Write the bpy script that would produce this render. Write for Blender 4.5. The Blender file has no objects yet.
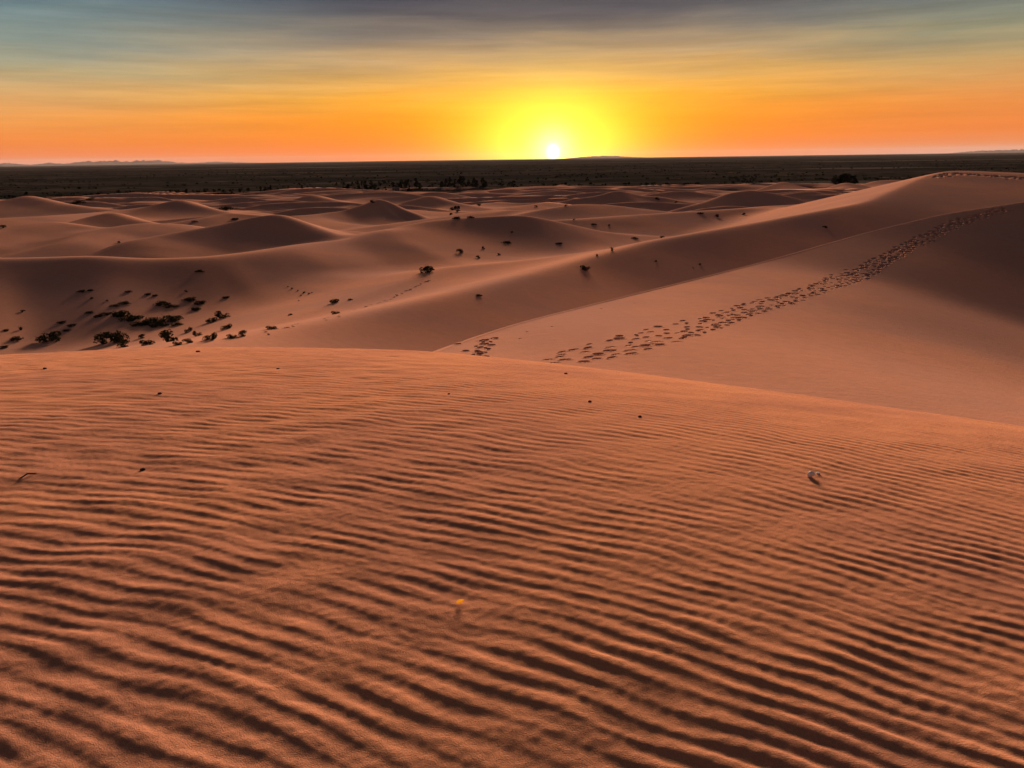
import bpy, math, random
import numpy as np
from mathutils import Vector, Matrix
R = math.radians
random.seed(7); rng = np.random.default_rng(7)
scene = bpy.context.scene
col = scene.collection

# ------------------------------------------------------------------ camera
F_PX = 769.0; CX, CY = 512.0, 384.0
PITCH = math.atan((384-159)/F_PX)
ROLL = math.atan(14/1024.0)
EYE = 1.6
Rx = Matrix.Rotation(R(90)-PITCH, 3, 'X')
Rc = Rx @ Matrix.Rotation(-ROLL, 3, 'Z')
cam_data = bpy.data.cameras.new('camera'); cam = bpy.data.objects.new('camera', cam_data); col.objects.link(cam)
cam_data.sensor_width = 36; cam_data.lens = 36*F_PX/1024; cam_data.clip_start = 0.05; cam_data.clip_end = 200000
cam.matrix_world = Rc.to_4x4()
scene.camera = cam
RC = np.array(Rc)
def ray(px, py):
    v = RC @ np.array([(px-CX)/F_PX, -(py-CY)/F_PX, -1.0])
    return v/np.linalg.norm(v)
def P(px, py, D):
    v = ray(px, py); return v * (D/math.hypot(v[0], v[1]))
def az_dep(px, py):
    v = ray(px, py)
    return math.atan2(v[0], v[1]), math.atan2(-v[2], math.hypot(v[0], v[1]))
SUN_AZ = az_dep(553, 150)[0]
SUN_EL = R(7.5)

# ------------------------------------------------------------------ noise
def _hash(ix, iy, seed):
    h = (ix.astype(np.int64)*374761393 + iy.astype(np.int64)*668265263 + seed*1442695041) & 0xffffffff
    h = ((h ^ (h >> 13))*1274126177) & 0xffffffff
    return (h ^ (h >> 16)) & 0xffff
def noise(x, y, seed=0):
    ix = np.floor(x); iy = np.floor(y); fx = x-ix; fy = y-iy
    ux = fx*fx*fx*(fx*(fx*6-15)+10); uy = fy*fy*fy*(fy*(fy*6-15)+10)
    def g(a, b):
        t = _hash(ix+a, iy+b, seed)*(2*math.pi/65536)
        return np.cos(t)*(fx-a)+np.sin(t)*(fy-b)
    n0 = g(0,0)*(1-ux)+g(1,0)*ux; n1 = g(0,1)*(1-ux)+g(1,1)*ux
    return (n0*(1-uy)+n1*uy)*1.5
def fbm(x, y, seed=0, oct=3):
    s = 0; a = 1.0; f = 1.0
    for i in range(oct):
        s = s+a*noise(x*f, y*f, seed+i*17); a *= .5; f *= 2.03
    return s
def sstep(a, b, x):
    t = np.clip((x-a)/(b-a), 0, 1); return t*t*(3-2*t)
def smax(a, b, k):
    h = np.maximum(k-np.abs(a-b), 0)/k
    return np.maximum(a, b)+h*h*k*.25

# ------------------------------------------------------------------ terrain: dunes as crest lines with a near and a far flank
class Dune:
    """crest: (px, py, distance). sn/sf = near/far flank angle in degrees (number, or one per crest point), hn = near drop"""
    def __init__(s, crest, sn, sf, hn=6, r=1.0, k=1.0, fall=None, wob=0.0, bowl=0.0):
        s.bowl = bowl
        pts = np.array([P(*c) if len(c) == 3 else c[:3] for c in crest]); n = len(pts)
        a = pts[-1, :2]-pts[0, :2]; a /= np.linalg.norm(a)
        b = np.array([-a[1], a[0]])
        if np.dot(pts[:, :2].mean(0), b) < 0: b = -b
        s.a, s.b = a, b
        u = pts[:, :2] @ a; v = pts[:, :2] @ b
        o = np.argsort(u); u, v, z = u[o], v[o], pts[o, 2]
        arr = lambda q: (np.full(n, float(q)) if np.isscalar(q) else np.array(q, float))[o]
        sn, sf, hn = np.tan(np.radians(arr(sn))), np.tan(np.radians(arr(sf))), arr(hn)
        L = u[-1]-u[0]; step = L/max(n-1, 1)
        uu = np.linspace(u[0]-L*.6, u[-1]+L*.6, 1200)
        def ext(q, slope=True):
            r_ = np.interp(uu, u, q)
            if slope:
                m0 = (q[1]-q[0])/(u[1]-u[0]); m1 = (q[-1]-q[-2])/(u[-1]-u[-2])
                r_ = np.where(uu < u[0], q[0]+m0*(uu-u[0])*.6, r_); r_ = np.where(uu > u[-1], q[-1]+m1*(uu-u[-1])*.6, r_)
            return r_
        w = max(3, int(step*.55/(uu[1]-uu[0]))); ker = np.hanning(w*2+1); ker /= ker.sum()
        sm = lambda q: np.convolve(np.pad(q, w, mode='edge'), ker, 'valid')
        s.uu = uu; s.c = sm(ext(v))
        fl = fall if fall is not None else .10
        zz = ext(z, False)
        zz = zz-np.where(uu < u[0], (u[0]-uu), 0)*fl-np.where(uu > u[-1], (uu-u[-1]), 0)*fl
        s.z = sm(zz); s.sn = sm(ext(sn, False)); s.sf = sm(ext(sf, False)); s.hn = sm(ext(hn, False))
        s.cosd = 1/np.sqrt(1+np.gradient(s.c, uu)**2)
        s.r, s.k = r, k; s.wob = wob if wob else (1.3 if pts[:, 1].mean() > 160 else .5 if pts[:, 1].mean() > 125 else 0)
        s.seed = int(abs(pts[0, 0]*13+pts[0, 1]*7)) % 1000
        s.cen = pts[:, :2].mean(0); s.rad = L*.6+150
    def h(s, x, y):
        u = x*s.a[0]+y*s.a[1]; v = x*s.b[0]+y*s.b[1]
        c = np.interp(u, s.uu, s.c)
        d = (v-c)*np.interp(u, s.uu, s.cosd)
        if s.wob: d = d+s.wob*noise(x/(s.wob*14), y/(s.wob*14), s.seed)
        z = np.interp(u, s.uu, s.z); ad = np.sqrt(d*d+s.r*s.r)-s.r
        sn = np.interp(u, s.uu, s.sn); sf = np.interp(u, s.uu, s.sf); hn = np.interp(u, s.uu, s.hn)
        near = np.where(sn > 0, hn*(1-np.exp(-np.clip(sn*ad/hn, 0, 30))), sn*ad/(1+np.abs(sn)*ad/hn))
        if s.bowl: near = near+s.bowl*sstep(8, 46, u)*3*np.logaddexp(0, (ad-8)/3)*(d < 0)
        # far flank steepens a little then runs out
        return z-np.where(d < 0, near, sf*ad)

D_ = Dune
dunes = [
 # right ridge with the trail of footprints
 D_([(415,362,24),(435,352,28),(512,325,34),(587,306,42),(668,286,52),(768,261,68),(866,233,82),(944,214,92),(1024,202,100),(1150,185,112)],
    [-7,-7,-7,-6,-4,1.5,5.5,8,10,12], 26, [2,2,2,2.2,2.6,4,8,12,16,18], .25, .5, fall=.12, bowl=.19),
 # long ridge behind it, rising to the high dune on the right
 D_([(120,362,38),(200,345,43),(256,335,48),(350,317,55),(443,296,64),(512,279,75),(575,262,90),(652,241,108),(768,221,134),(870,202,160),(924,178,206),(952,170,222),(983,172,232),(1024,176,242),(1150,180,265)],
    [8,9,12,14,16,17,17,16,13,8,4,2.5,2.5,3,3], [14]*15, [3,3,4,5,6,7,8,9,9,9,10,12,12,12,12], 1.6, 1.2, fall=.05),
 # pale shoulder behind the long ridge
 D_([(300,318,70),(385,290,82),(439,268,98),(512,262,108),(575,256,118),(630,250,128)], 7, 10, 3, 1.6, 1.5, fall=.08),
 # valley wall on the left
 D_([(-160,262,135),(-60,256,125),(0,259,118),(50,258,116),(95,256,114),(150,259,113),(205,257,113),(250,252,117),(287,247,122),(350,240,135),(385,230,146)],
    [17,17,17,18,18,18,18,18,17,15,12], 14, [9,9,8,7,7,7,7,7,7,6,5], 3.5, 2.0, fall=.05, wob=1.2),
 # peaked dune behind the wall
 D_([(70,262,128),(88,256,132),(125,242,138),(175,233,146),(225,224,152),(265,215,156),(284,214,158),(303,222,161),(334,230,168),(381,233,178)],
    [12,13,15,17,18,19,19,18,15,12], 17, [3,3,4,6,8,8,8,7,6,4], 1.2, 1.5, fall=.12),
 # broad central dune
 D_([(365,240,150),(400,228,156),(428,221,160),(459,218,164),(495,216,166),(525,215,167),(560,222,168),(600,231,172),(652,239,178),(700,246,180)],
    [9,12,15,17,18,18,16,13,10,8], 14, [3,5,7,8,9,9,8,6,4,4], 2.0, 1.8, fall=.06),
 # left side dunes
 D_([(60,242,175),(94,230,190),(140,223,198),(187,224,200),(225,232,202)], 9, 12, 6, 1.8, 1.5),
 D_([(-60,240,190),(0,231,200),(30,224,208),(56,221,212),(75,226,216),(100,236,220)], 8, 12, 6, 2.2, 1.5),
 D_([(50,228,240),(78,220,250),(112,212,258),(128,215,262),(150,226,268)], 16, 16, 6, 1.2, 1.5),
 D_([(120,218,320),(145,207,335),(181,199,345),(198,203,350),(225,214,355)], 17, 16, 8, 1.2, 1.8),
 D_([(-80,224,290),(0,218,300),(47,216,305),(100,212,330),(160,206,350)], 7, 12, 6, 2.5, 1.8),
 D_([(-60,208,420),(0,201,430),(28,195,440),(45,198,445),(70,206,450)], 10, 14, 7, 1.5, 2),
 D_([(190,220,270),(225,214,280),(256,212,290),(290,218,300)], 6, 12, 5, 3, 2),
 # pyramid dune at the centre left
 D_([(270,222,262),(293,216,270),(320,214,282),(343,211,292),(365,204,302),(381,198,308),(393,204,306),(412,212,300),(434,220,292),(455,226,286)],
    [10,12,14,17,20,21,20,17,13,10], 18, [4,5,6,9,11,12,10,8,6,4], 1.0, 1.5, fall=.14),
 D_([(385,210,395),(405,202,405),(431,195,415),(446,199,418),(465,208,422),(480,214,425)], 9, 14, 8, 1.4, 2),
 D_([(270,208,440),(290,201,450),(312,194,460),(330,198,465),(355,206,470)], 9, 14, 7, 1.6, 2),
 D_([(455,224,270),(475,216,280),(512,210,295),(545,212,300),(570,218,300)], 7, 12, 5, 2.5, 1.8),
 # centre right
 D_([(505,208,470),(534,195,480),(545,197,480),(568,191,500),(585,198,500),(600,204,500)], 8, 13, 6, 2, 2),
 D_([(560,212,370),(578,205,382),(600,195,392),(618,190,398),(635,194,400),(653,200,402),(684,207,404),(710,212,404)], 18, 16, 9, 1.4, 2),
 D_([(500,220,262),(528,212,278),(574,204,290),(612,205,292),(652,210,292),(700,215,290)], 8, 12, 7, 2.2, 1.8),
 D_([(590,236,190),(615,228,205),(662,224,215),(687,222,218),(715,227,218),(750,236,214)], 9, 12, 5, 1.6, 1.5),
 D_([(655,216,300),(680,208,312),(705,202,322),(730,193,332),(750,190,336),(768,192,336),(800,199,332),(827,208,325),(850,218,318)],
    [12,14,17,20,21,21,19,16,13], 16, [5,6,8,11,12,12,11,9,6], 1.4, 1.8, fall=.12),
 D_([(630,202,520),(641,196,530),(655,191,535),(670,195,535),(690,203,535)], 10, 14, 6, 1.5, 2),
 D_([(740,196,600),(765,187,610),(783,181,620),(800,186,620),(820,195,615)], 9, 13, 7, 2, 2),
 D_([(815,192,640),(835,185,650),(846,182,650),(870,187,650),(900,195,650)], 9, 13, 6, 2, 2),
 D_([(850,188,700),(877,180,710),(918,180,715),(950,190,715)], 8, 13, 6, 2, 2),
]
# foreground dune edge in the picture -> azimuth / depression
_e = [(-200,370),(-60,358),(0,355),(60,352.5),(130,349),(200,347.5),(300,348),(400,350.5),(435,352),(500,358),(600,369),(700,382),(800,395),(900,409.5),(1024,427),(1200,455)]
_az = np.array([az_dep(*p)[0] for p in _e]); _dp = np.tan(np.array([az_dep(*p)[1] for p in _e]))
_az = np.concatenate([[-math.pi], _az, [math.pi]]); _dp = np.concatenate([[.12], _dp, [.12]])
_azt = np.linspace(-math.pi, math.pi, 3600); _dt = np.interp(_azt, _az, _dp)
_k = np.hanning(81); _k /= _k.sum(); _dt = np.convolve(np.pad(_dt, 40, mode='wrap'), _k, 'valid')
def fg(x, y):
    D = np.hypot(x, y); az = np.arctan2(x, y)
    t = np.interp(az, _azt, _dt)
    D0 = 2.9*np.clip(np.cos(az), 0, 1); Hh = EYE-.12*np.clip(np.cos(az), 0, 1)
    w = 2*(Hh/t-D0); a = t/(2*w); wk = .6/(2*a)     # parabola with its top D0 ahead, then a slip face of tan 0.6
    e = D-D0
    z = np.where(e < wk, -Hh-a*e*e, -Hh-a*wk*wk-.6*(e-wk))
    return z
PLAIN = -30.0
def base(x, y):
    D = np.hypot(x, y)
    z = np.interp(D, [0,70,88,105,150,220,350,500,650,790,900,1e6], [-20,-19.6,-19.3,-18.8,-19,-21.5,-23.5,-25.2,-26.8,-28.6,PLAIN,PLAIN])
    # rows of small transverse dunes over the erg
    w1 = noise(x/90, y/90, 5)*1.6+noise(x/230, y/230, 6)*2
    ph = (y+.25*x)/46+w1; t = ph-np.floor(ph)
    saw = np.where(t < .68, t/.68, (1-t)/.32); saw = saw*saw*(3-2*saw)
    amp = np.clip(.55+1.1*noise(x/120, y/60, 8), .05, 1.4)*sstep(300, 480, D)*(1-sstep(720, 900, D))*6.6
    z = z+amp*(saw-.35)
    z = z+.5*noise(x/40, y/25, 12)*sstep(90, 200, D)*(1-sstep(820, 1000, D))
    z = z+1.3*noise(x/140, y/90, 14)*sstep(600, 1200, D)*(1-.0*D)
    z = z-sstep(4000, 12000, D)*16*np.abs(noise(x/5200, y/4200, 19))
    # hummocks in the valley bottom held by scrub
    m = np.exp(-(((x+42)/26)**2+((y-78)/12)**2))
    z = z+m*np.maximum(noise(x/5.5, y/1.8, 31)*.9+noise(x/2.2, y/1.1, 33)*.3, -.1)
    return z
_r = random.Random(12)
for i in range(34):
    a_ = R(_r.uniform(-38, 22)); Dd = _r.uniform(225, 640); cx_, cy_ = Dd*math.sin(a_), Dd*math.cos(a_)
    zb = float(base(np.array([cx_]), np.array([cy_]))[0]); W = _r.uniform(22, 46); hh_ = _r.uniform(3.2, 5.6); tl_ = _r.uniform(-.5, .5); bow = _r.uniform(.15, .4)
    dunes.append(Dune([(cx_+t*W, cy_+t*W*tl_-bow*W*t*t, zb+hh_*(1-.75*t*t)+.4*math.sin(5*t+i), 0) for t in (-1, -.66, -.33, 0, .33, .66, 1)], _r.uniform(15, 21), _r.uniform(11, 15), 6, 1.0, 1.4, fall=.12))
def H0(x, y):
    z = base(x, y)
    for d in dunes:
        m = (np.abs(x-d.cen[0]) < d.rad) & (np.abs(y-d.cen[1]) < d.rad)
        if not m.any(): continue
        hh = d.h(x[m], y[m]); z[m] = smax(z[m], hh, d.k)
    return smax(z, fg(x, y), .5)
def H1(x, y): return float(H0(np.array([float(x)]), np.array([float(y)]))[0])
def hit(px, py, d0=1.5, d1=4000, behind=True):
    v = ray(px, py); k = math.hypot(v[0], v[1]); v = v/k
    D = d0*np.exp(np.arange(0, math.log(d1/d0), .0015))
    x, y, z = v[0]*D, v[1]*D, v[2]*D
    g = H0(x.copy(), y.copy()); i = np.argmax(z <= g)
    if not (z <= g).any(): return None
    return np.array([x[i], y[i], g[i]])

# ---- footprints
prints = []
def trail(path, off, step, jit, n_skip=0.0, size=1.0, depth=.13):
    pts = [hit(px, py, 15) for px, py in path]
    pts = [p for p in pts if p is not None]
    xy = np.array([p[:2] for p in pts]); seg = np.hypot(*np.diff(xy, axis=0).T); L = np.concatenate([[0], np.cumsum(seg)])
    s = 0; k = 0
    while s < L[-1]:
        x = np.interp(s, L, xy[:, 0]); y = np.interp(s, L, xy[:, 1])
        x2 = np.interp(s+.5, L, xy[:, 0]); y2 = np.interp(s+.5, L, xy[:, 1])
        th = math.atan2(y2-y, x2-x) if (x2, y2) != (x, y) else 0
        side = (.16 if k % 2 else -.16)+off+random.gauss(0, jit)
        if random.random() > n_skip:
            fs = 1+max(0, (math.hypot(x, y)-40)/70)*.7; size_ = size*fs
            prints.append((x-math.sin(th)*side, y+math.cos(th)*side, th+random.gauss(0, .25), size_*random.uniform(.8, 1.2), fs*depth*random.uniform(.75, 1.3)))
        s += step*random.uniform(.8, 1.2); k += 1
low = [(553,362),(600,359),(640,350),(690,335),(740,318),(790,302),(835,287),(880,268),(915,246),(955,226),(1005,210)]
upp = [(560,352),(600,343),(640,334),(690,322),(740,306),(790,294),(835,277),(875,260),(915,240),(955,222),(1005,208)]
trail(low, 0, .55, .08, 0, 1, .24); trail(low, .8, .8, .2, .15, .9, .22)
trail(upp, 0, .6, .12, .05, 1, .24); trail(upp, -.9, 1.3, .25, .25, .85, .15)
trail([(560,357),(610,351),(660,343),(720,322),(790,299)], 0, 1.1, .25, .2, 1, .22)
trail([(478,357),(486,345),(489,338)], 0, .45, .12, 0, .9); trail([(482,356),(490,344),(494,339)], .3, .5, .2, 0, .9)
trail([(455,344),(470,341),(495,339)], 0, .6, .1, 0, .8)
trail([(505,338),(530,331),(560,322),(600,313),(640,303)], 0, 1.6, .35, .35, .45, .05)
# disturbed sand on the top of the high dune
for q in range(3):
    trail([(935,177.5),(952,173.5),(970,174.5),(990,176),(1010,177.5),(1023,179)], random.uniform(-1, 1), .55, .5, .1, 1.0, .14)
trail([(265,334),(290,326),(330,318),(350,311),(385,301),(410,289),(430,281)], 0, .7, .2, .2, .9, .07)
def carve(x, y, z):
    """x,y,z flat arrays sorted in polar grid; press the prints into the sand"""
    az = np.arctan2(x, y); D = np.hypot(x, y)
    for kk, (fx, fy, th, sz, dp) in enumerate(prints):
        wk = (.72, 1.25, .95, 1.5, .82, 1.1, .65)[(kk*5) % 7]
        d0 = math.hypot(fx, fy); a0 = math.atan2(fx, fy)
        if d0 < D[0, 0]-1 or d0 > D[-1, 0]+1: continue
        i0, i1 = np.searchsorted(D[:, 0], [d0-.8*sz, d0+.8*sz]); j0, j1 = np.searchsorted(az[0], [a0-.8*sz/d0, a0+.8*sz/d0])
        if i1 <= i0 or j1 <= j0: continue
        X = x[i0:i1, j0:j1]-fx; Y = y[i0:i1, j0:j1]-fy
        u = (X*math.cos(th)+Y*math.sin(th))/(.17*sz); v = (-X*math.sin(th)+Y*math.cos(th))/(.085*sz*wk)
        r = np.sqrt(u*u+v*v)
        z[i0:i1, j0:j1] += -dp*np.exp(-r**4.0*.9)+.02*sz*np.exp(-((r-1.5)/.3)**2)

# ---- wind ripples on the foreground
def ripples(x, y):
    D = np.hypot(x, y)
    side = np.clip((x+1.0)/6, -1, 1)
    # crest direction runs to the right and toward the camera
    wx = x+.035*noise(x/.6, y/.6, 41)+.08*noise(x/2.6, y/2.6, 42)
    wy = y+.030*noise(x/.42, y/.34, 43)+.11*noise(x/2.0, y/1.8, 44)+.34*.8*np.logaddexp(0, (x+.2)/.8)
    def wave(ang, lam, ph):
        a = R(ang); return 2*math.pi*(wx*math.sin(a)+wy*math.cos(a))/lam+ph
    lam = .084
    s = 1.00*np.sin(wave(17, lam, 0)+.35*np.sin(wave(17, lam, .6)))
    s = s+.42*np.sin(wave(24, lam*1.15, 1.3))+.38*np.sin(wave(10, lam*.90, 2.1))+(.26+.22*(1-sstep(1.5, 3.2, D)))*np.sin(wave(34, lam*1.7, 4))+.18*np.sin(wave(-4, lam*1.25, 2.2))
    s = s/1.9
    t = .5+.5*np.tanh(1.1*s)
    t = t**1.2
    env = np.clip(.80+.5*noise(x/1.3, y/.9, 51)+.38*noise(x/.33, y/.24, 52), .2, 1.35)
    calm = (1-.48*sstep(1.8, 6.5, D))
    r = (.0072+.0012*(1-sstep(1.6, 3.2, D)))*t*env*calm
    # low swells in which the ripples drift, and loose grains
    r = r+(.003+.004*sstep(.6, -1.2, x))*noise(x/.26, y/.20, 61)+.003*noise(x/1.5, y/1.1, 62)+.0011*noise(x/.035, y/.03, 63)*(D < 6)
    return r*(1-sstep(11.5, 14.5, D))

# ---- polar grid, shared by all terrain meshes so that they join without a gap
fine = np.radians(np.arange(-40, 40.001, .065))
side_ = np.radians(40)*np.exp(np.linspace(0, math.log(180/40), 60))[1:]
AZ = np.concatenate([-side_[::-1], fine, side_[:-1]])
NA = len(AZ)
def ring(dists, rip=False, prt=False, center=False):
    dd = np.array(dists)[:, None]
    x = dd*np.sin(AZ)[None, :]; y = dd*np.cos(AZ)[None, :]
    z = H0(x.ravel().copy(), y.ravel().copy()).reshape(x.shape)
    if rip: z += ripples(x, y)
    if prt: carve(x, y, z)
    return x, y, z
def grid_mesh(name, x, y, z, mat, wrap=True, center=None):
    n, m = x.shape
    co = np.stack([x, y, z], -1).reshape(-1, 3)
    i = np.arange(n-1)[:, None]*m; j = np.arange(m if wrap else m-1)[None, :]; j2 = (j+1) % m
    q = np.stack([i+j, i+m+j, i+m+j2, i+j2], -1).reshape(-1, 4)
    nq = len(q); loops = q[:, ::-1].ravel(); starts = np.arange(nq)*4; tot = np.full(nq, 4)
    if center is not None:
        c = len(co); co = np.vstack([co, center])
        jj = np.arange(m); tri = np.stack([np.full(m, c), jj, (jj+1) % m], -1)[:, ::-1]
        loops = np.concatenate([loops, tri.ravel()]); starts = np.concatenate([starts, nq*4+np.arange(m)*3]); tot = np.concatenate([tot, np.full(m, 3)])
    me = bpy.data.meshes.new(name)
    me.vertices.add(len(co)); me.vertices.foreach_set('co', co.astype(np.float32).ravel())
    me.loops.add(len(loops)); me.loops.foreach_set('vertex_index', loops.astype(np.int32))
    me.polygons.add(len(starts)); me.polygons.foreach_set('loop_start', starts.astype(np.int32)); me.polygons.foreach_set('loop_total', tot.astype(np.int32))
    me.polygons.foreach_set('use_smooth', np.ones(len(starts), bool))
    me.update(calc_edges=True)
    me.materials.append(mat)
    o = bpy.data.objects.new(name, me); col.objects.link(o)
    return o

# ------------------------------------------------------------------ materials
def mat(name):
    m = bpy.data.materials.new(name); m.use_nodes = True; nt = m.node_tree
    b = nt.nodes['Principled BSDF']; b.inputs['Roughness'].default_value = 1; b.inputs['Specular IOR Level'].default_value = 0
    return m, nt, b
def node(nt, t, **kw):
    n = nt.nodes.new(t)
    for k, v in kw.items():
        if k in n.inputs: n.inputs[k].default_value = v
        else: setattr(n, k, v)
    return n
def mixc(nt, fac, a, b, blend='MIX'):
    n = nt.nodes.new('ShaderNodeMix'); n.data_type = 'RGBA'; n.blend_type = blend
    for s, v in ((0, fac), (6, a), (7, b)):
        if hasattr(v, 'links'): nt.links.new(v, n.inputs[s])
        else: n.inputs[s].default_value = v if s == 0 else (*v, 1)
    return n.outputs[2]
def tex(nt, scale, detail=2, rough=.5, sc=None, dist=0):
    g = nt.nodes.new('ShaderNodeNewGeometry'); v = g.outputs['Position']
    if sc:
        mp = nt.nodes.new('ShaderNodeMapping'); mp.inputs['Scale'].default_value = sc; nt.links.new(v, mp.inputs[0]); v = mp.outputs[0]
    n = node(nt, 'ShaderNodeTexNoise', Scale=scale, Detail=detail, Roughness=rough, Distortion=dist); nt.links.new(v, n.inputs['Vector'])
    return n.outputs['Fac']
def mr(nt, v, a, b, c=0, d=1):
    n = node(nt, 'ShaderNodeMapRange'); n.inputs[1].default_value = a; n.inputs[2].default_value = b; n.inputs[3].default_value = c; n.inputs[4].default_value = d
    n.interpolation_type = 'SMOOTHSTEP'; nt.links.new(v, n.inputs[0]); return n.outputs[0]
SAND_A = (.68, .295, .145); SAND_B = (.58, .255, .14)
def bump(nt, b, v, strength, dist, prev=None):
    n = node(nt, 'ShaderNodeBump', Strength=strength, Distance=dist); nt.links.new(v, n.inputs['Height'])
    if prev: nt.links.new(prev, n.inputs['Normal'])
    nt.links.new(n.outputs[0], b.inputs['Normal']); return n.outputs[0]
def sand_near():
    m, nt, b = mat('foreground_sand')
    c = mixc(nt, mr(nt, tex(nt, .9, 3), .35, .65), SAND_A, SAND_B)
    c = mixc(nt, mr(nt, tex(nt, 260, 2, .7), .3, .75, 0, .38), c, (.24, .10, .06))
    c = mixc(nt, mr(nt, tex(nt, 420, 1, .5), .66, .74, 0, .35), c, (.80, .50, .32))
    nt.links.new(c, b.inputs['Base Color'])
    p = bump(nt, b, tex(nt, 240, 3, .7), .8, .004)
    bump(nt, b, tex(nt, 38, 3, .6), .35, .006, p)
    return m
def sand_far():
    m, nt, b = mat('dune_sand')
    c = mixc(nt, mr(nt, tex(nt, .05, 4, .6, dist=.4), .38, .62), (.64, .305, .185), (.53, .275, .19))
    c = mixc(nt, mr(nt, tex(nt, 1.7, 5, .7), .3, .8, 0, .30), c, (.40, .20, .12))
    c = mixc(nt, mr(nt, tex(nt, 30, 2, .7), .35, .75, 0, .22), c, (.30, .14, .08))
    # interdune corridors: grey gravel where the sand is thin, by height
    g = nt.nodes.new('ShaderNodeNewGeometry'); sx = nt.nodes.new('ShaderNodeSeparateXYZ'); nt.links.new(g.outputs['Position'], sx.inputs[0])
    zz = nt.nodes.new('ShaderNodeMath'); zz.operation = 'ADD'; nt.links.new(sx.outputs[2], zz.inputs[0])
    nz = mr(nt, tex(nt, .03, 4, .6), .3, .7, -1.6, 1.6); nt.links.new(nz, zz.inputs[1])
    gravel = mixc(nt, mr(nt, tex(nt, .004, 4, .6, sc=(.35, 1, 1)), .4, .62), (.026, .022, .019), (.058, .045, .035))
    gravel = mixc(nt, mr(nt, tex(nt, .06, 3, .65, sc=(.4, 1, 1)), .48, .60), gravel, (.013, .015, .010))
    gravel = mixc(nt, mr(nt, tex(nt, .0016, 3, .5, sc=(.25, 1, 1)), .58, .66, 0, .7), gravel, (.15, .12, .09))
    c = mixc(nt, mr(nt, zz.outputs[0], PLAIN+3.4, PLAIN+1.6), c, gravel)
    nt.links.new(c, b.inputs['Base Color'])
    p = bump(nt, b, tex(nt, 1.2, 4, .6, sc=(1, 2.2, 1)), .25, .05)
    bump(nt, b, tex(nt, 9, 3, .65), .35, .03, p)
    return m
def simple(name, c1, c2, scale=3):
    m, nt, b = mat(name)
    nt.links.new(mixc(nt, mr(nt, tex(nt, scale, 2), .35, .65), c1, c2), b.inputs['Base Color']); return m
M_near, M_far = sand_near(), sand_far()
M_mount = simple('mountain_rock', (.16, .11, .10), (.24, .17, .14), .0006)
M_leaf = simple('scrub_leaf', (.030, .034, .016), (.055, .060, .026), 6)
M_leaf2 = simple('tree_leaf', (.012, .016, .008), (.026, .032, .014), .7)
M_stem = simple('dry_stem', (.09, .06, .04), (.14, .095, .06), 9)
M_bark = simple('bark', (.07, .05, .035), (.11, .08, .055), 3)
M_dry = simple('dry_grass', (.10, .075, .04), (.17, .13, .07), 8)

def struct(o): o['kind'] = 'structure'; return o
# ------------------------------------------------------------------ terrain meshes
def geo(a, b, r):
    n = int(math.ceil(math.log(b/a)/r)); return list(a*np.exp(np.linspace(0, math.log(b/a), n+1)))
dn = geo(.35, 1.3, .02)[:-1]+geo(1.3, 13.5, .0026)
x, y, z = ring(dn, rip=True)
struct(grid_mesh('foreground_dune', x, y, z, M_near, center=[[0, 0, -EYE]]))
dm = geo(13.5, 22, .004)[:-1]+geo(22, 130, .0016)[:-1]+geo(130, 260, .0032)[:-1]+geo(260, 900, .0048)
x, y, z = ring(dm, prt=True, rip=True)
struct(grid_mesh('dune_field', x, y, z, M_far))
df = geo(900, 4000, .012)[:-1]+geo(4000, 90000, .05)
x, y, z = ring(df)
struct(grid_mesh('desert_plain', x, y, z, M_far))
# far mountains
def mountains(name, px0, px1, hpx, Dm, seed):
    a0, a1 = az_dep(px0, 163)[0], az_dep(px1, 163)[0]
    a = np.linspace(a0, a1, 260); t = (a-a0)/(a1-a0)
    xs = np.linspace(0, 1, len(hpx)); prof = np.interp(t, xs, hpx)*.62*Dm/F_PX
    d = np.linspace(0, 1, 40)[:, None]
    cross = np.sin(np.pi*d)**.9
    n = fbm(t[None, :]*60+seed, d*3.5, seed, 4)
    zz = PLAIN-5+(prof[None, :]+5)*cross*(1+.4*n)
    dd = Dm+(d-.5)*9000
    return struct(grid_mesh(name, dd*np.sin(a)[None, :], dd*np.cos(a)[None, :], zz, M_mount, wrap=False))
mountains('far_mountains', -60, 262, [2,3,3.4,3.6,3,1.4,3.2,2.2,4.2,4.4,4.8,3.6,5.2,4.6,2,1,1.6,2.2,1.2,.6,0], 75000, 3)
mountains('far_hills', 560, 650, [0,1,2.0,2.8,3.0,2.6,1.4,.6,0], 75000, 5)
mountains('far_mesa', 945, 1130, [0,1.4,2.8,3.0,3.2,3.3,3.4,3.5,3.2,2,1], 75000, 9)

# ------------------------------------------------------------------ plants
class MB:
    def __init__(s): s.v = []; s.f = []
    def quad(s, c, u, w):
        n = len(s.v); s.v += [c-u-w, c+u-w*.4, c+u*.6+w, c-u*.7+w*.6]; s.f.append((n, n+1, n+2, n+3))
    def tube(s, pts, rad, k=5):
        n0 = len(s.v)
        for i, p in enumerate(pts):
            d = (pts[min(i+1, len(pts)-1)]-pts[max(i-1, 0)]).normalized(); a = d.orthogonal().normalized(); b = d.cross(a)
            for j in range(k):
                t = 2*math.pi*j/k; s.v.append(p+(a*math.cos(t)+b*math.sin(t))*rad[i])
        for i in range(len(pts)-1):
            for j in range(k):
                s.f.append((n0+i*k+j, n0+i*k+(j+1) % k, n0+(i+1)*k+(j+1) % k, n0+(i+1)*k+j))
    def mesh(s, name, m, smooth=False):
        me = bpy.data.meshes.new(name); me.from_pydata([tuple(p) for p in s.v], [], s.f); me.materials.append(m)
        if smooth: me.polygons.foreach_set('use_smooth', [True]*len(me.polygons))
        return me
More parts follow.
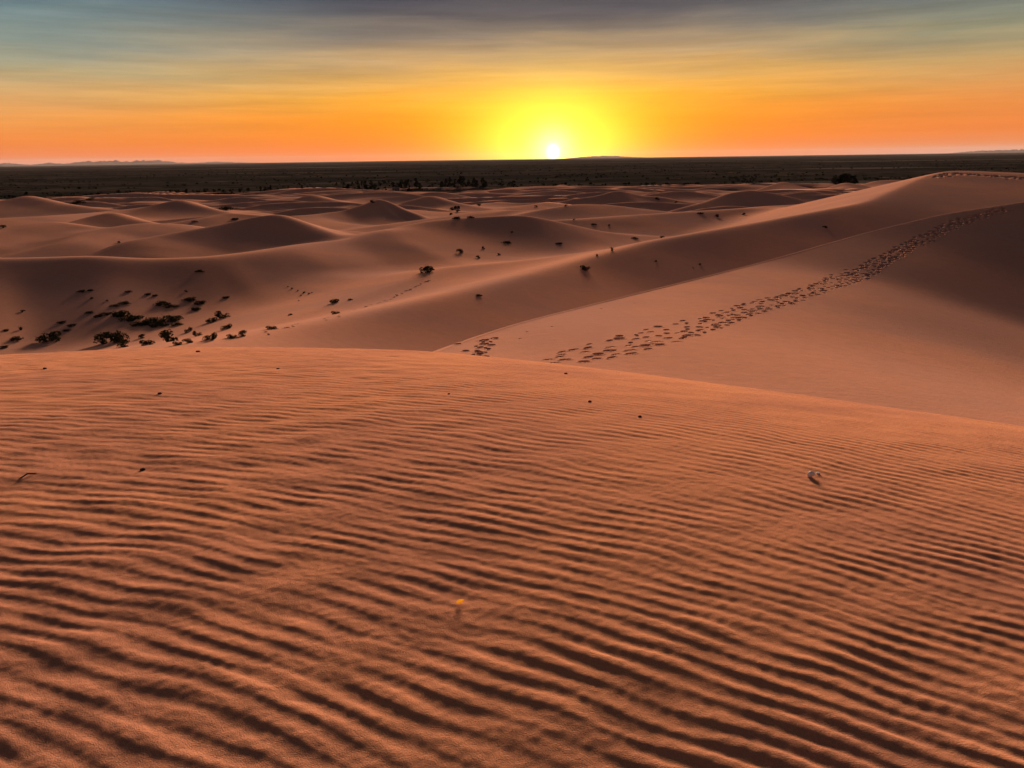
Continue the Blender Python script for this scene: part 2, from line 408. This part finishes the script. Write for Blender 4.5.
def rv(s=1): return Vector((random.gauss(0, s), random.gauss(0, s), random.gauss(0, s)))
def shrub_proto(seed, w=1.0, h=.6, n=420, lobes=7, leaf=.045):
    random.seed(seed); st = MB(); fo = MB(); cs = []
    for i in range(lobes):
        a = random.uniform(0, 6.28); r = w*.36*math.sqrt(random.random()); c = Vector((math.cos(a)*r, math.sin(a)*r, h*random.uniform(.12, .72)*(1-.5*r/w)))
        cs.append((c, random.uniform(.12, .22)*w))
        p1 = Vector((c.x*.45, c.y*.45, c.z*.45))+rv(.02); st.tube([Vector((c.x*.1, c.y*.1, -.08)), p1, c], [.018*w, .012*w, .006*w], 4)
    for i in range(n):
        c, r = random.choice(cs); d = rv().normalized()*r*random.uniform(.5, 1.1)**.7; d.z *= h/w*1.4
        p = c+d; p.z = max(p.z, .01)
        u = rv().normalized()*leaf*random.uniform(.5, 1.3)*w; q = rv(); q = (q-q.project(u)).normalized()*leaf*random.uniform(.35, .9)*w
        fo.quad(p, u, q)
    for i in range(26):
        c, r = random.choice(cs); e = c+Vector((random.gauss(0, .6), random.gauss(0, .6), random.uniform(.3, 1)))*r*1.35
        st.tube([c*.6, e], [.007*w, .003*w], 3)
    return st.mesh('shrub_stem', M_stem), fo.mesh('shrub_foliage', M_leaf)
def tuft_proto(seed):
    random.seed(seed); b = MB()
    for i in range(110):
        a = random.uniform(0, 6.28); l = random.uniform(.35, 1.0); t = random.uniform(.05, .95)
        r0 = Vector((random.gauss(0, .08), random.gauss(0, .08), -.04))
        d = Vector((math.cos(a)*t, math.sin(a)*t, 1)).normalized(); s = Vector((-math.sin(a), math.cos(a), 0))*.014
        p1 = r0+d*l*.55; p2 = r0+d*l*.9+Vector((math.cos(a), math.sin(a), -.4))*l*.22
        n = len(b.v); b.v += [r0-s, r0+s, p1+s, p1-s, p2]; b.f += [(n, n+1, n+2, n+3), (n+3, n+2, n+4)]
    return b.mesh('grass_blades', M_leaf)
S = [shrub_proto(11, 1, .62, 520, 8), shrub_proto(12, 1, .85, 560, 7), shrub_proto(13, 1, .45, 460, 10), shrub_proto(14, 1, .30, 420, 12, .04)]
T = [tuft_proto(21), tuft_proto(22)]
def link(name, me, parent=None):
    o = bpy.data.objects.new(name, me); col.objects.link(o)
    if parent: o.parent = parent
    return o
def lab(o, label, cat, group=None):
    o['label'] = label; o['category'] = cat
    if group: o['group'] = group
random.seed(99)
def put(px, py, wpx, kind, label, group=None, cat='shrub', flat=1.0, name=None, dmin=15):
    if px < 260 and py > 295: wpx = wpx*1.08
    p = hit(px, py, dmin)
    if p is None: return None
    D = math.hypot(p[0], p[1]); w = wpx*math.hypot(D, p[2])/F_PX
    if kind == 'tuft':
        o = link(name or 'grass_tuft', random.choice(T)); s = w*.62; o.scale = (s, s, s*flat)
    else:
        o = link(name or 'desert_shrub', None); st, fo = S[kind]
        link('stem', st, o); link('foliage', fo, o); o.scale = (w*.95, w*.95, w*.95*flat)
    o.location = (p[0], p[1], p[2]-.02); o.rotation_euler.z = random.uniform(0, 6.28)
    lab(o, label, cat, group); return o
G = 'dark shrubs in the left valley'
big = [
 (50,341,22,2,'spreading olive-dark shrub beside the left edge of the valley floor',.8),
 (104,343,17,0,'left lobe shrub of the biggest dark thicket in the left valley',1),
 (117,342,22,1,'tallest and widest black shrub of the left valley thicket',.9),
 (124,347,14,0,'low shrub at the foot of the widest valley shrub, at the sand edge',.8),
 (148,345,13,2,'loose low shrub between the two biggest thickets of the valley',1),
 (142,338,8,0,'small shrub standing above the loose low valley shrub',.8),
 (168,342,20,0,'broad round dark shrub in the middle of the valley row',1),
 (178,345,9,2,'little shrub touching the right side of the broad round shrub',1),
 (189,332,8,1,'slim upright shrub, upper one of a close pair in the valley row',1),
 (197,336,9,1,'upright bushy shrub right of the slim one in the valley row',1),
 (188,343,10,0,'low round shrub nearest the sand edge under the slim upright one',.8),
 (211,340,14,1,'compact dark shrub just above the pale sand spur, third from the right',.9),
 (232,338,11,2,'flat shrub tucked behind the crest of the pale sand spur',.8),
 (243,336,10,0,'last shrub on the right of the valley row, peeking over the spur',1),
 (222,318,14,1,'tall rounded shrub standing alone higher up the valley side',.85),
 (212,322,12,2,'low shrub leaning against the left of the tall rounded one',.8),
 (227,329,11,1,'dark shrub directly below the tall rounded shrub on the slope',.8),
 (272,329,12,2,'flat dark shrub on the valley slope right of the spur crest',.7),
 (334,303,11,2,'low dome shrub, upper of a pair on the pale slope',1),
 (336,314,10,2,'low dome shrub, lower of the pair on the pale slope',.8),
 (350,300,6,3,'tiny flat shrub just right of the upper dome shrub',1),
 (291,315,6,3,'tiny shrub alone below the dry twiggy patch on the slope',1),
 (427,272,19,2,'wide black shrub growing at the end of the pale sand shoulder',.9),
 (585,270,13,2,'spiky dark shrub on the near face of the long sand ridge',.9),
 (478,296,10,3,'small flat shrub half buried on the near face of the long ridge',.7),
 (460,253,8,0,'round dark shrub at the foot of the central dune, leftmost of its scatter',1),
 (478,258,5,0,'lower small shrub of the scatter below the central dune',1),
 (483,249,5,0,'upper small shrub of the scatter below the central dune',1),
 (499,255,4,1,'rightmost tiny upright shrub of the scatter below the central dune',1),
 (507,243,13,3,'stretched low shrub on the dark face of the central dune',.6),
 (559,244,9,3,'flat little shrub on the right flank of the central dune',.7),
]
for px, py, w, k, l, fl in big: put(px, py, w, k, l, G if py > 310 and px < 250 else None, flat=fl)
put(612,251,8,'tuft','pointed grass tuft standing on the lit crest of the long ridge',None,'grass tuft',1.4)
put(597,256,7,'tuft','smaller spreading grass tuft left of the pointed one on the ridge crest',None,'grass tuft',.9)
put(21,330,7,'tuft','upright grass tuft near the left edge of the valley',None,'grass tuft',1.2)
GM = 'low mats of scrub on the valley floor'
for px, py, w in [(130,320,22),(150,323,24),(170,321,22),(120,316,18),(105,315,12),(161,305,16),(172,307,14),(125,304,12),(115,306,9),(190,301,14),(200,304,12),(82,292,9),(90,291,7),(128,292,8),(148,295,7),(155,296,6),(196,310,10),(226,298,8),(62,323,9),(72,326,9),(67,331,8),(15,340,12),(4,348,8),(6,331,6),(90,313,9),(98,317,8),(140,325,16),(160,326,18),(178,325,12)]:
    put(px, py, w*1.05, 3, 'low dark mat of scrub on the sandy floor of the left valley', GM, flat=random.uniform(.6, .95), name='scrub_mat')
GT = 'dry twiggy tufts on the valley slope'
for px, py, w in [(292,289,6),(298,291,5),(304,293,7),(309,294,6),(301,296,5),(299,301,4),(312,293,4),(288,287,4)]:
    put(px, py, w, 'tuft', 'dry twiggy tuft in a sparse patch on the dark valley slope', GT, 'grass tuft', .7)
GF = 'far specks of scrub between the dunes'
for px, py, w in [(80,203,12),(90,200,8),(74,204,8),(195,222,7),(225,210,16),(235,220,9),(119,243,4),(3,228,6),(200,272,10),(186,292,4),(23,312,4),(92,299,4),(107,301,3),
                  (635,239,9),(662,238,5),(700,214,8),(717,217,6),(594,225,7),(609,226,4),(574,220,3),(479,206,5),(451,215,5),(457,219,11),(471,218,9),(452,210,6),(458,212,5),(372,203,6),(657,200,6),(676,203,4),(566,206,4),(700,265,4),(656,262,4),(693,268,2),(825,228,5),(744,215,5),(512,233,4),(536,207,4)]:
    put(px, py, w, 3 if w > 6 else 0, 'tiny dark speck of scrub in the sand between distant dunes', GF, flat=.8, name='scrub_clump')
def put_rows(): pass

# trees of the far oasis belt
def tree_proto(seed, h, w, kind):
    random.seed(seed); t = MB(); c = MB()
    if kind == 'palm':
        t.tube([Vector((0, 0, -.3)), Vector((.15, 0, h*.4)), Vector((.1, .1, h*.8))], [.32, .24, .20], 7)
        for i in range(46):
            a = random.uniform(0, 6.28); e = random.uniform(-.5, 1.2); L = w*.5*random.uniform(.8, 1.15)
            d = Vector((math.cos(a)*math.cos(e), math.sin(a)*math.cos(e), math.sin(e))); s = Vector((-math.sin(a), math.cos(a), 0))
            p = Vector((.1, .1, h*.8)); prev = p
            for k in range(4):
                q = p+d*L*(k+1)/4+Vector((0, 0, -1))*L*.11*(k+1)**1.6/3
                wd = s*(.32-.06*k); n = len(c.v); c.v += [prev-wd, prev+wd, q+wd*.8, q-wd*.8]; c.f.append((n, n+1, n+2, n+3)); prev = q
    else:
        t.tube([Vector((0, 0, -.3)), Vector((.1, .1, h*.3)), Vector((-.1, 0, h*.65)), Vector((0, 0, h*.9))], [.35, .27, .16, .05], 7)
        cs = []
        for i in range(16):
            f = random.random(); zc = h*(.22+.68*f); rr = w*.5*(math.sin(math.pi*min(1, .25+.75*(1-f)))**.8 if kind == 'round' else (1-f*.85))
            a = random.uniform(0, 6.28); r = rr*math.sqrt(random.random())*.8; p = Vector((math.cos(a)*r, math.sin(a)*r, zc)); cs.append((p, w*random.uniform(.12, .22)))
            t.tube([Vector((0, 0, zc*.7)), p], [.12, .05], 4)
        for i in range(900):
            p, r = random.choice(cs); q = p+rv().normalized()*r*random.uniform(.4, 1.15); u = rv().normalized()*random.uniform(.2, .45); v = rv(); v = (v-v.project(u)).normalized()*random.uniform(.15, .35)
            c.quad(q, u, v)
    return t.mesh('tree_trunk', M_bark), c.mesh('tree_crown', M_leaf2)
TR = {'round': [tree_proto(31, 8.5, 8, 'round'), tree_proto(32, 7.5, 9, 'round')], 'cone': [tree_proto(33, 11.5, 6.5, 'cone'), tree_proto(34, 10, 5.5, 'cone')], 'palm': [tree_proto(35, 10, 8, 'palm'), tree_proto(36, 8.5, 7, 'palm')]}
random.seed(5)
def tree(px, D, kind, s, label, group, name, dy=0):
    v = ray(px, 190); k = math.hypot(v[0], v[1]); x, y = v[0]/k*D, v[1]/k*D
    o = link(name, None); t, c = random.choice(TR[kind]); link('trunk', t, o); link('crown', c, o)
    o.location = (x, y, H1(x, y)-.1); o.scale = (s*random.uniform(.9, 1.15), s*random.uniform(.9, 1.15), s); o.rotation_euler.z = random.uniform(0, 6.28); lab(o, label, 'tree', group)
for px, s in [(442,1.0),(446,.9),(450,.95),(455,.85),(461,1.25),(464,1.0),(469,.85),(474,1.1),(477,.9),(483,1.15),(486,.8)]:
    tree(px, random.uniform(800, 830), 'cone', s*1.05, 'tall pointed dark tree in the clump at the right end of the tree belt', 'pointed trees right of the gap in the tree belt', 'conical_tree')
for px in [258,262,267,272,278,284,290,296,303,306,312,338,343,348,353,357,362,366,371,376,380,385,389,393,397,401,405,409,413,417,421,428,431]:
    k = random.choice(['round', 'round', 'palm', 'cone']); 
    tree(px+random.uniform(-1.5, 1.5), random.uniform(790, 850), k, random.uniform(.7, 1.15)*(.75 if px < 330 else 1.0), 'dark tree in the crowded far oasis belt, left of the gap', 'trees of the oasis belt beyond the dunes', 'palm_tree' if k == 'palm' else 'oasis_tree')
for px, s in [(834,1.0),(838,1.3),(842,1.5),(846,1.4),(850,1.2),(854,.9)]:
    tree(px, random.uniform(830, 850), 'round', s, 'dark tree in the lone clump on the plain left of the high dune', 'clump of trees left of the high dune', 'oasis_tree')
for px in [118,126,133,141,150,156,170,178,186,193,205,214,223,230,240,248]:
    tree(px, random.uniform(830, 900), 'round', random.uniform(.4, .65), 'small dark tree in the thin line beyond the left dunes', 'small trees beyond the left dunes', 'oasis_tree')

# scrub on the plain: far too much to count
random.seed(42)
sb = MB()
def blob(x, y, s):
    z = SZ(x, y)
    for k in range(7):
        sb.quad(Vector((x+random.gauss(0, .35)*s, y+random.gauss(0, .35)*s, z+random.uniform(.1, .75)*s)), Vector((random.gauss(0, 1), random.gauss(0, 1), random.gauss(0, .3))).normalized()*s*.5, Vector((random.gauss(0, .3), random.gauss(0, .3), 1)).normalized()*s*.34)
pts = []
for i in range(5200):
    D = 780*math.exp(random.random()**1.25*1.9); a = R(random.uniform(-40, 40)); pts.append((D*math.sin(a), D*math.cos(a)))
pa = np.array(pts); zz = H0(pa[:, 0].copy(), pa[:, 1].copy()); keep = (fbm(pa[:, 0]/260, pa[:, 1]/90, 71, 3) > .12) & (zz < PLAIN+2.2)
zmap = {}
for (x, y), z, k in zip(pts, zz, keep):
    if k: zmap[(x, y)] = z
SZ = lambda x, y: zmap[(x, y)]
for (x, y) in list(zmap): blob(x, y, random.uniform(1.0, 3.0))
scrub = link('plain_scrub', sb.mesh('plain_scrub', M_leaf2)); scrub['kind'] = 'stuff'; lab(scrub, 'dark scrub scattered over the flat plain beyond the dunes', 'scrub')

# ------------------------------------------------------------------ buildings and tent at the oasis
M_white = simple('pale_plaster', (.24, .20, .16), (.30, .25, .21), 1)
M_cloth = simple('dark_tent_cloth', (.018, .016, .014), (.03, .026, .022), 1)
M_hole = simple('dark_wood', (.03, .02, .015), (.05, .035, .025), 3)
def box(mb, x0, x1, y0, y1, z0, z1):
    n = len(mb.v); mb.v += [Vector((x, y, z)) for z in (z0, z1) for (x, y) in ((x0, y0), (x1, y0), (x1, y1), (x0, y1))]
    mb.f += [(n+3, n+2, n+1, n), (n+4, n+5, n+6, n+7)]+[(n+i, n+(i+1) % 4, n+4+(i+1) % 4, n+4+i) for i in range(4)]
def building(px, D, w, h, label):
    v = ray(px, 190); k = math.hypot(v[0], v[1]); x, y = v[0]/k*D, v[1]/k*D
    o = link('mudbrick_house', None); o.location = (x, y, H1(x, y)); o.rotation_euler.z = random.uniform(-.3, .3); lab(o, label, 'house', 'pale houses of the oasis')
    a = MB(); box(a, -w/2, w/2, -3, 3, -.5, h); link('wall', a.mesh('wall', M_white), o)
    a = MB()
    box(a, -w/2-.1, w/2+.1, -3.1, -2.75, h, h+.5); box(a, -w/2-.1, w/2+.1, 2.75, 3.1, h, h+.5); box(a, -w/2-.1, -w/2+.25, -2.75, 2.75, h, h+.5); box(a, w/2-.25, w/2+.1, -2.75, 2.75, h, h+.5)
    link('parapet', a.mesh('parapet', M_white), o)
    a = MB(); box(a, -.5, .5, -3.06, -2.99, 0, 2.1); link('door', a.mesh('door', M_hole), o)
    for s in (-1, 1):
        a = MB(); box(a, s*w*.3-.4, s*w*.3+.4, -3.05, -2.99, 1.1, 2); link('window', a.mesh('window', M_hole), o)
building(396, 786, 7, 3.0, 'low pale house standing leftmost under the far tree belt')
building(413, 835, 5, 6.5, 'taller pale house rising among the crowded oasis trees')
building(426, 786, 5, 2.6, 'small pale house beside the gap in the tree belt')
building(439, 786, 6, 2.8, 'low pale house just right of the gap in the tree belt')
building(458, 786, 4, 3.4, 'narrow pale house in front of the tall pointed trees')
p = hit(457, 208.5, 200)
if p is not None:
    o = link('nomad_tent', None); o.location = (p[0], p[1], p[2]); lab(o, 'dark twin-bay nomad tent on the sand in front of the tree belt', 'tent')
    s = 6.0*np.hypot(p[0], p[1])/F_PX/6
    for q in (-1, 1):
        a = MB(); w, d, h = 1.35*s, 2.2*s, 2.4*s; cx = q*1.5*s
        n = 0; a.v += [Vector(t) for t in ((cx-w, -d, -.1), (cx+w, -d, -.1), (cx+w, d, -.1), (cx-w, d, -.1), (cx-w*.95, -d, h*.8), (cx+w*.95, -d, h*.8), (cx+w*.95, d, h*.8), (cx-w*.95, d, h*.8), (cx, -d, h), (cx, d, h))]
        a.f += [(0, 3, 7, 4), (1, 5, 6, 2), (2, 6, 9, 7, 3), (0, 4, 8, 5, 1), (4, 7, 9, 8), (5, 8, 9, 6)]
        link('canvas', a.mesh('canvas', M_cloth), o)
    a = MB()
    for tx in (-2.9, -.0, 2.9): a.tube([Vector((tx*s, -2.25*s, -.1)), Vector((tx*s, -2.25*s, 2.2*s))], [.06*s, .05*s], 5)
    link('pole', a.mesh('pole', M_bark), o)

# ------------------------------------------------------------------ small debris on the foreground
M_shell = simple('bleached_shell', (.82, .78, .70), (.88, .85, .78), 60)
M_peb = simple('dark_pebble', (.05, .035, .03), (.09, .065, .05), 60)
M_yel = simple('dry_yellow_leaf', (.72, .48, .14), (.78, .55, .20), 60)
nt_ = M_yel.node_tree; tl = nt_.nodes.new('ShaderNodeBsdfTranslucent'); tl.inputs[0].default_value = (.85, .60, .12, 1); mx = nt_.nodes.new('ShaderNodeMixShader'); mx.inputs[0].default_value = .6
nt_.links.new(nt_.nodes['Principled BSDF'].outputs[0], mx.inputs[1]); nt_.links.new(tl.outputs[0], mx.inputs[2]); nt_.links.new(mx.outputs[0], nt_.nodes['Material Output'].inputs[0])
def spot(px, py):
    v = ray(px, py); k = math.hypot(v[0], v[1]); v = v/k; D = np.arange(1.2, 22, .004)
    x, y = v[0]*D, v[1]*D; g = H0(x.copy(), y.copy())+ripples(x, y); i = np.argmax(v[2]*D <= g); return Vector((x[i], y[i], g[i]))
import bmesh
def pebble_mesh(name, m, seed, sx, sy, sz):
    random.seed(seed); bm = bmesh.new(); bmesh.ops.create_icosphere(bm, subdivisions=2, radius=1)
    for v in bm.verts: v.co *= random.uniform(.82, 1.12); v.co = Vector((v.co.x*sx, v.co.y*sy, v.co.z*sz))
    me = bpy.data.meshes.new(name); bm.to_mesh(me); bm.free(); me.materials.append(m); me.polygons.foreach_set('use_smooth', [True]*len(me.polygons)); return me
peb = [pebble_mesh('pebble', M_peb, 81, .5, .3, .25), pebble_mesh('pebble', M_peb, 82, .5, .36, .28)]
for px, py, w, l in [(143,470,5,'lone dark pebble on the rippled sand at the left'), (590,402,4,'tiny dark pebble on the sand, left of two below the footprints'), (640,417,4,'tiny dark pebble on the sand, right of two below the footprints'),
                  (566,374,3.5,'tiny dark fleck just below the dune edge under the first footprints'), (198,352,4,'dark fleck right on the foreground dune edge near the valley'), (278,369,3,'small dark fleck on the sand below the pale spur'),
                  (160,394,4,'flat dark fleck on smooth sand at the upper left'), (45,369,4,'dark fleck near the dune edge at the far left'), (449,394,2.5,'faint dark fleck on the sand in the middle')]:
    p = spot(px, py); o = link('pebble', random.choice(peb)); s = w*p.length/F_PX; o.scale = (s,)*3; o.location = p+Vector((0, 0, s*.12)); o.rotation_euler.z = random.uniform(-.5, .5); lab(o, l, 'pebble')
random.seed(3)
# broken white snail shell with a small chip
p = spot(810, 477); s = p.length/F_PX
o = link('broken_shell', None); o.location = p; o.rotation_euler.z = .35; lab(o, 'broken whitish shell lying on the ripples at the right', 'shell')
bm = bmesh.new(); N, K = 26, 10; rings = []
for i in range(N):
    t = i/(N-1); a = t*4.2*math.pi; rad = 3.6*s*(1-t)**1.1+.25*s; c = Vector((math.cos(a)*rad*.55, 2.5*s*t-1*s, math.sin(a)*rad*.55+2.0*s)); r_ = 2.2*s*(1-t)**.9+.2*s
    rings.append([bm.verts.new(c+Vector((math.cos(q*6.283/K)*math.cos(a), math.sin(q*6.283/K), math.cos(q*6.283/K)*math.sin(a)))*r_) for q in range(K)])
for i in range(N-1):
    for q in range(K): bm.faces.new((rings[i][q], rings[i][(q+1) % K], rings[i+1][(q+1) % K], rings[i+1][q]))
me = bpy.data.meshes.new('whorl'); bm.to_mesh(me); bm.free(); me.materials.append(M_shell); link('whorl', me, o)
c = link('shell_chip', pebble_mesh('shell_chip', M_shell, 83, 2.0*s, 1.5*s, 1.3*s)); c.location = spot(818, 474)+Vector((0, 0, .6*s)); lab(c, 'tiny white chip just right of the broken shell', 'shell chip')
# yellow leaf
p = spot(460, 604); s = 7.5*p.length/F_PX; a = MB()
for i in range(6):
    t = i/5; wd = math.sin(math.pi*(.08+.84*t))*.26; a.v += [Vector((t-.5, -wd, .10*t*t+.03)), Vector((t-.5, 0, .02+.08*t*t)), Vector((t-.5, wd, .10*t*t+.05))]
for i in range(5):
    for j in (0, 1): n = i*3+j; a.f.append((n, n+3, n+4, n+1))
o = link('dry_leaf', a.mesh('dry_leaf', M_yel)); md = o.modifiers.new('thickness', 'SOLIDIFY'); md.thickness = .03
o.scale = (s,)*3; o.location = p+Vector((0, 0, .008)); o.rotation_euler = (.75, -.15, .3); lab(o, 'small yellow dry leaf on the rippled sand near the bottom centre', 'leaf')
# buried twig at the left
p = spot(18, 479); q = spot(37, 473); a = MB(); mid = (p+q)/2+Vector((0, 0, .012))
a.tube([p-mid+Vector((0, 0, -.004)), Vector((0, 0, 0)), q-mid+Vector((0, 0, -.002))], [.003, .004, .0025], 6)
o = link('dry_twig', a.mesh('dry_twig', M_bark, True)); o.location = mid; lab(o, 'thin dry twig half buried in the sand at the left edge', 'twig')

# ------------------------------------------------------------------ haze
hz = MB(); box(hz, -95000, 95000, -95000, 95000, PLAIN-40, 620)
mh = bpy.data.materials.new('haze_air'); mh.use_nodes = True; nt = mh.node_tree; nt.nodes.clear()
out = nt.nodes.new('ShaderNodeOutputMaterial'); vol = nt.nodes.new('ShaderNodeVolumePrincipled'); vol.inputs['Density'].default_value = .35e-5; vol.inputs['Color'].default_value = (.92, .82, .76, 1); vol.inputs['Anisotropy'].default_value = .1
nt.links.new(vol.outputs[0], out.inputs['Volume'])
HAZE = True
if HAZE:
    h = link('haze', hz.mesh('haze', mh)); h['kind'] = 'stuff'; lab(h, 'thin evening haze over the plain fading the far mountains', 'haze')

# ------------------------------------------------------------------ sky and sun
def lin(c): return tuple(((v/255+.055)/1.055)**2.4 if v > 10 else v/255/12.92 for v in c)
world = bpy.data.worlds.new('World'); scene.world = world; world.use_nodes = True
nt = world.node_tree; N = nt.nodes; Lk = nt.links; bg = N['Background']
def M(op, a, b=None, c=None):
    n = N.new('ShaderNodeMath'); n.operation = op
    for i, v in enumerate((a, b, c)):
        if v is None: continue
        if hasattr(v, 'links'): Lk.new(v, n.inputs[i])
        else: n.inputs[i].default_value = v
    return n.outputs[0]
tc = N.new('ShaderNodeTexCoord'); sp = N.new('ShaderNodeSeparateXYZ'); Lk.new(tc.outputs['Generated'], sp.inputs[0])
elev = M('DEGREES', M('ARCSINE', sp.outputs[2])); azim = M('SUBTRACT', M('DEGREES', M('ARCTAN2', sp.outputs[0], sp.outputs[1])), math.degrees(SUN_AZ))
# streaky high cloud: noise stretched along the horizon
cv = N.new('ShaderNodeCombineXYZ'); Lk.new(M('MULTIPLY', azim, .035), cv.inputs[0]); Lk.new(M('MULTIPLY', elev, .32), cv.inputs[1])
cn = N.new('ShaderNodeTexNoise'); cn.inputs['Scale'].default_value = 1.6; cn.inputs['Detail'].default_value = 7; cn.inputs['Roughness'].default_value = .58; cn.inputs['Distortion'].default_value = .5; Lk.new(cv.outputs[0], cn.inputs['Vector'])
cl = M('SUBTRACT', cn.outputs['Fac'], .5)
cv2 = N.new('ShaderNodeCombineXYZ'); Lk.new(M('MULTIPLY', azim, .05), cv2.inputs[0]); Lk.new(M('MULTIPLY', elev, 1.0), cv2.inputs[1]); cv2.inputs[2].default_value = 4.2
cn2 = N.new('ShaderNodeTexNoise'); cn2.inputs['Scale'].default_value = 1.5; cn2.inputs['Detail'].default_value = 6; cn2.inputs['Roughness'].default_value = .7; Lk.new(cv2.outputs[0], cn2.inputs['Vector'])
cl2 = M('SUBTRACT', cn2.outputs['Fac'], .5)
ew = M('ADD', elev, M('MULTIPLY', M('MULTIPLY', cl, 2.8), M('MINIMUM', M('MULTIPLY', elev, .16), 1.0)))
tt = M('DIVIDE', M('ADD', ew, 1.0), 30.0)
def ramp(stops):
    r = N.new('ShaderNodeValToRGB'); cr = r.color_ramp; cr.interpolation = 'LINEAR'
    stops = sorted(stops); cr.elements[0].position = (stops[0][0]+1)/30; cr.elements[0].color = (*lin(stops[0][1]), 1)
    cr.elements[1].position = (stops[-1][0]+1)/30; cr.elements[1].color = (*lin(stops[-1][1]), 1)
    for e, c in stops[1:-1]: q = cr.elements.new((e+1)/30); q.color = (*lin(c), 1)
    Lk.new(tt, r.inputs[0]); return r.outputs[0]
UP = (47, 34, 37)
left = ramp([(-1,(150,95,80)),(0,(208,135,110)),(.6,(236,122,55)),(1.4,(243,134,50)),(2.8,(240,158,78)),(4.2,(212,168,110)),(5.6,(172,163,128)),(7.4,(140,153,143)),(9,(112,136,140)),(10.5,(92,120,134)),(14,(56,60,68)),(28,UP)])
cent = ramp([(-1,(180,80,20)),(0,(240,112,18)),(1,(253,128,8)),(2.5,(253,148,16)),(4,(250,172,52)),(5.4,(226,172,92)),(6.9,(186,155,114)),(8.3,(132,120,108)),(9.4,(96,92,94)),(10.5,(76,76,86)),(14,(50,44,50)),(28,UP)])
right = ramp([(-1,(150,95,80)),(0,(205,150,130)),(.6,(230,130,66)),(1.4,(238,128,48)),(3,(236,143,66)),(4.2,(224,156,88)),(5.6,(190,156,102)),(7.4,(146,145,118)),(9,(112,121,118)),(10.5,(88,98,104)),(14,(54,58,64)),(28,UP)])
back = ramp([(-1,(46,36,38)),(0,(66,48,50)),(6,(84,58,58)),(14,(62,50,58)),(28,UP)])
def wmix(f, a, b, blend='MIX'):
    n = N.new('ShaderNodeMix'); n.data_type = 'RGBA'; n.blend_type = blend
    for i, v in ((0, f), (6, a), (7, b)):
        if hasattr(v, 'links'): Lk.new(v, n.inputs[i])
        elif i == 0: n.inputs[0].default_value = v
        else: n.inputs[i].default_value = (*v, 1)
    return n.outputs[2]
def wmr(v, a, b, c=0, d=1):
    n = N.new('ShaderNodeMapRange'); n.interpolation_type = 'SMOOTHSTEP'
    for i, q in enumerate((a, b, c, d)): n.inputs[i+1].default_value = q
    Lk.new(v, n.inputs[0]); return n.outputs[0]
c = wmix(wmr(azim, -9, -38, 0, 1), cent, left)
c = wmix(wmr(azim, 6, 31, 0, 1), c, right)
c = wmix(wmr(M('ABSOLUTE', azim), 55, 115), c, back)
# light and dark streaks of the thin cloud
st = M('ADD', 1.0, M('MULTIPLY', M('MULTIPLY', cl2, .85), M('MINIMUM', M('MULTIPLY', elev, .22), .9)))
stc = N.new('ShaderNodeCombineXYZ')
for i in range(3): Lk.new(st, stc.inputs[i])
c = wmix(1.0, c, stc.outputs[0], 'MULTIPLY')
# glow round the sun
SE = .42
de = M('SUBTRACT', elev, SE)
def gauss(sx, sy, amp, p=1.0):
    q = M('ADD', M('POWER', M('ABSOLUTE', M('DIVIDE', azim, sx)), 2.0), M('POWER', M('ABSOLUTE', M('DIVIDE', de, sy)), 2.0))
    if p != 1.0: q = M('POWER', q, p)
    return M('MULTIPLY', M('EXPONENT', M('MULTIPLY', q, -1.0)), amp)
def addc(c, amt, colr):
    n = N.new('ShaderNodeVectorMath'); n.operation = 'SCALE'; n.inputs[0].default_value = colr; Lk.new(amt, n.inputs[3])
    return wmix(1.0, c, n.outputs[0], 'ADD')
c = addc(c, gauss(12.0, 5.0, 1.0), (.30, .10, .0))
c = addc(c, gauss(6.8, 3.9, 1.0), (.8, .58, .01))
c = addc(c, gauss(4.2, 3.0, 1.0), (1.0, .80, .12))
c = addc(c, gauss(1.3, 1.4, 1.0), (3.0, 2.8, .55))
c = addc(c, gauss(.30, .36, 1.0), (6.0, 6.0, 4.0))
sky = N.new('ShaderNodeTexSky'); sky.sky_type = 'NISHITA'; sky.sun_disc = False; sky.sun_elevation = SUN_EL; sky.sun_rotation = SUN_AZ; sky.dust_density = 2.0; sky.altitude = 700
ns = N.new('ShaderNodeVectorMath'); ns.operation = 'SCALE'; Lk.new(sky.outputs[0], ns.inputs[0]); ns.inputs[3].default_value = .05/2**.5
bg.inputs['Strength'].default_value = 1/2**1.1
# the Sky Texture fills the sky above the cloud veil of the picture
cu = wmix(1.0, c, ns.outputs[0], 'ADD')
c = wmix(wmr(elev, 11.5, 22), c, cu)
Lk.new(c, bg.inputs['Color'])

sd = bpy.data.lights.new('sun', 'SUN'); sd.energy = 5.0; sd.angle = R(15); sd.color = (1.0, .69, .53)
so = bpy.data.objects.new('sun', sd); col.objects.link(so)
dirv = Vector((math.sin(SUN_AZ)*math.cos(SUN_EL), math.cos(SUN_AZ)*math.cos(SUN_EL), math.sin(SUN_EL)))
so.rotation_euler = dirv.to_track_quat('Z', 'Y').to_euler()

scene.view_settings.view_transform = 'Standard'; scene.view_settings.look = 'None'; scene.view_settings.exposure = 1.1; scene.view_settings.gamma = 1
scene.render.engine = 'CYCLES'
scene.cycles.volume_bounces = 0
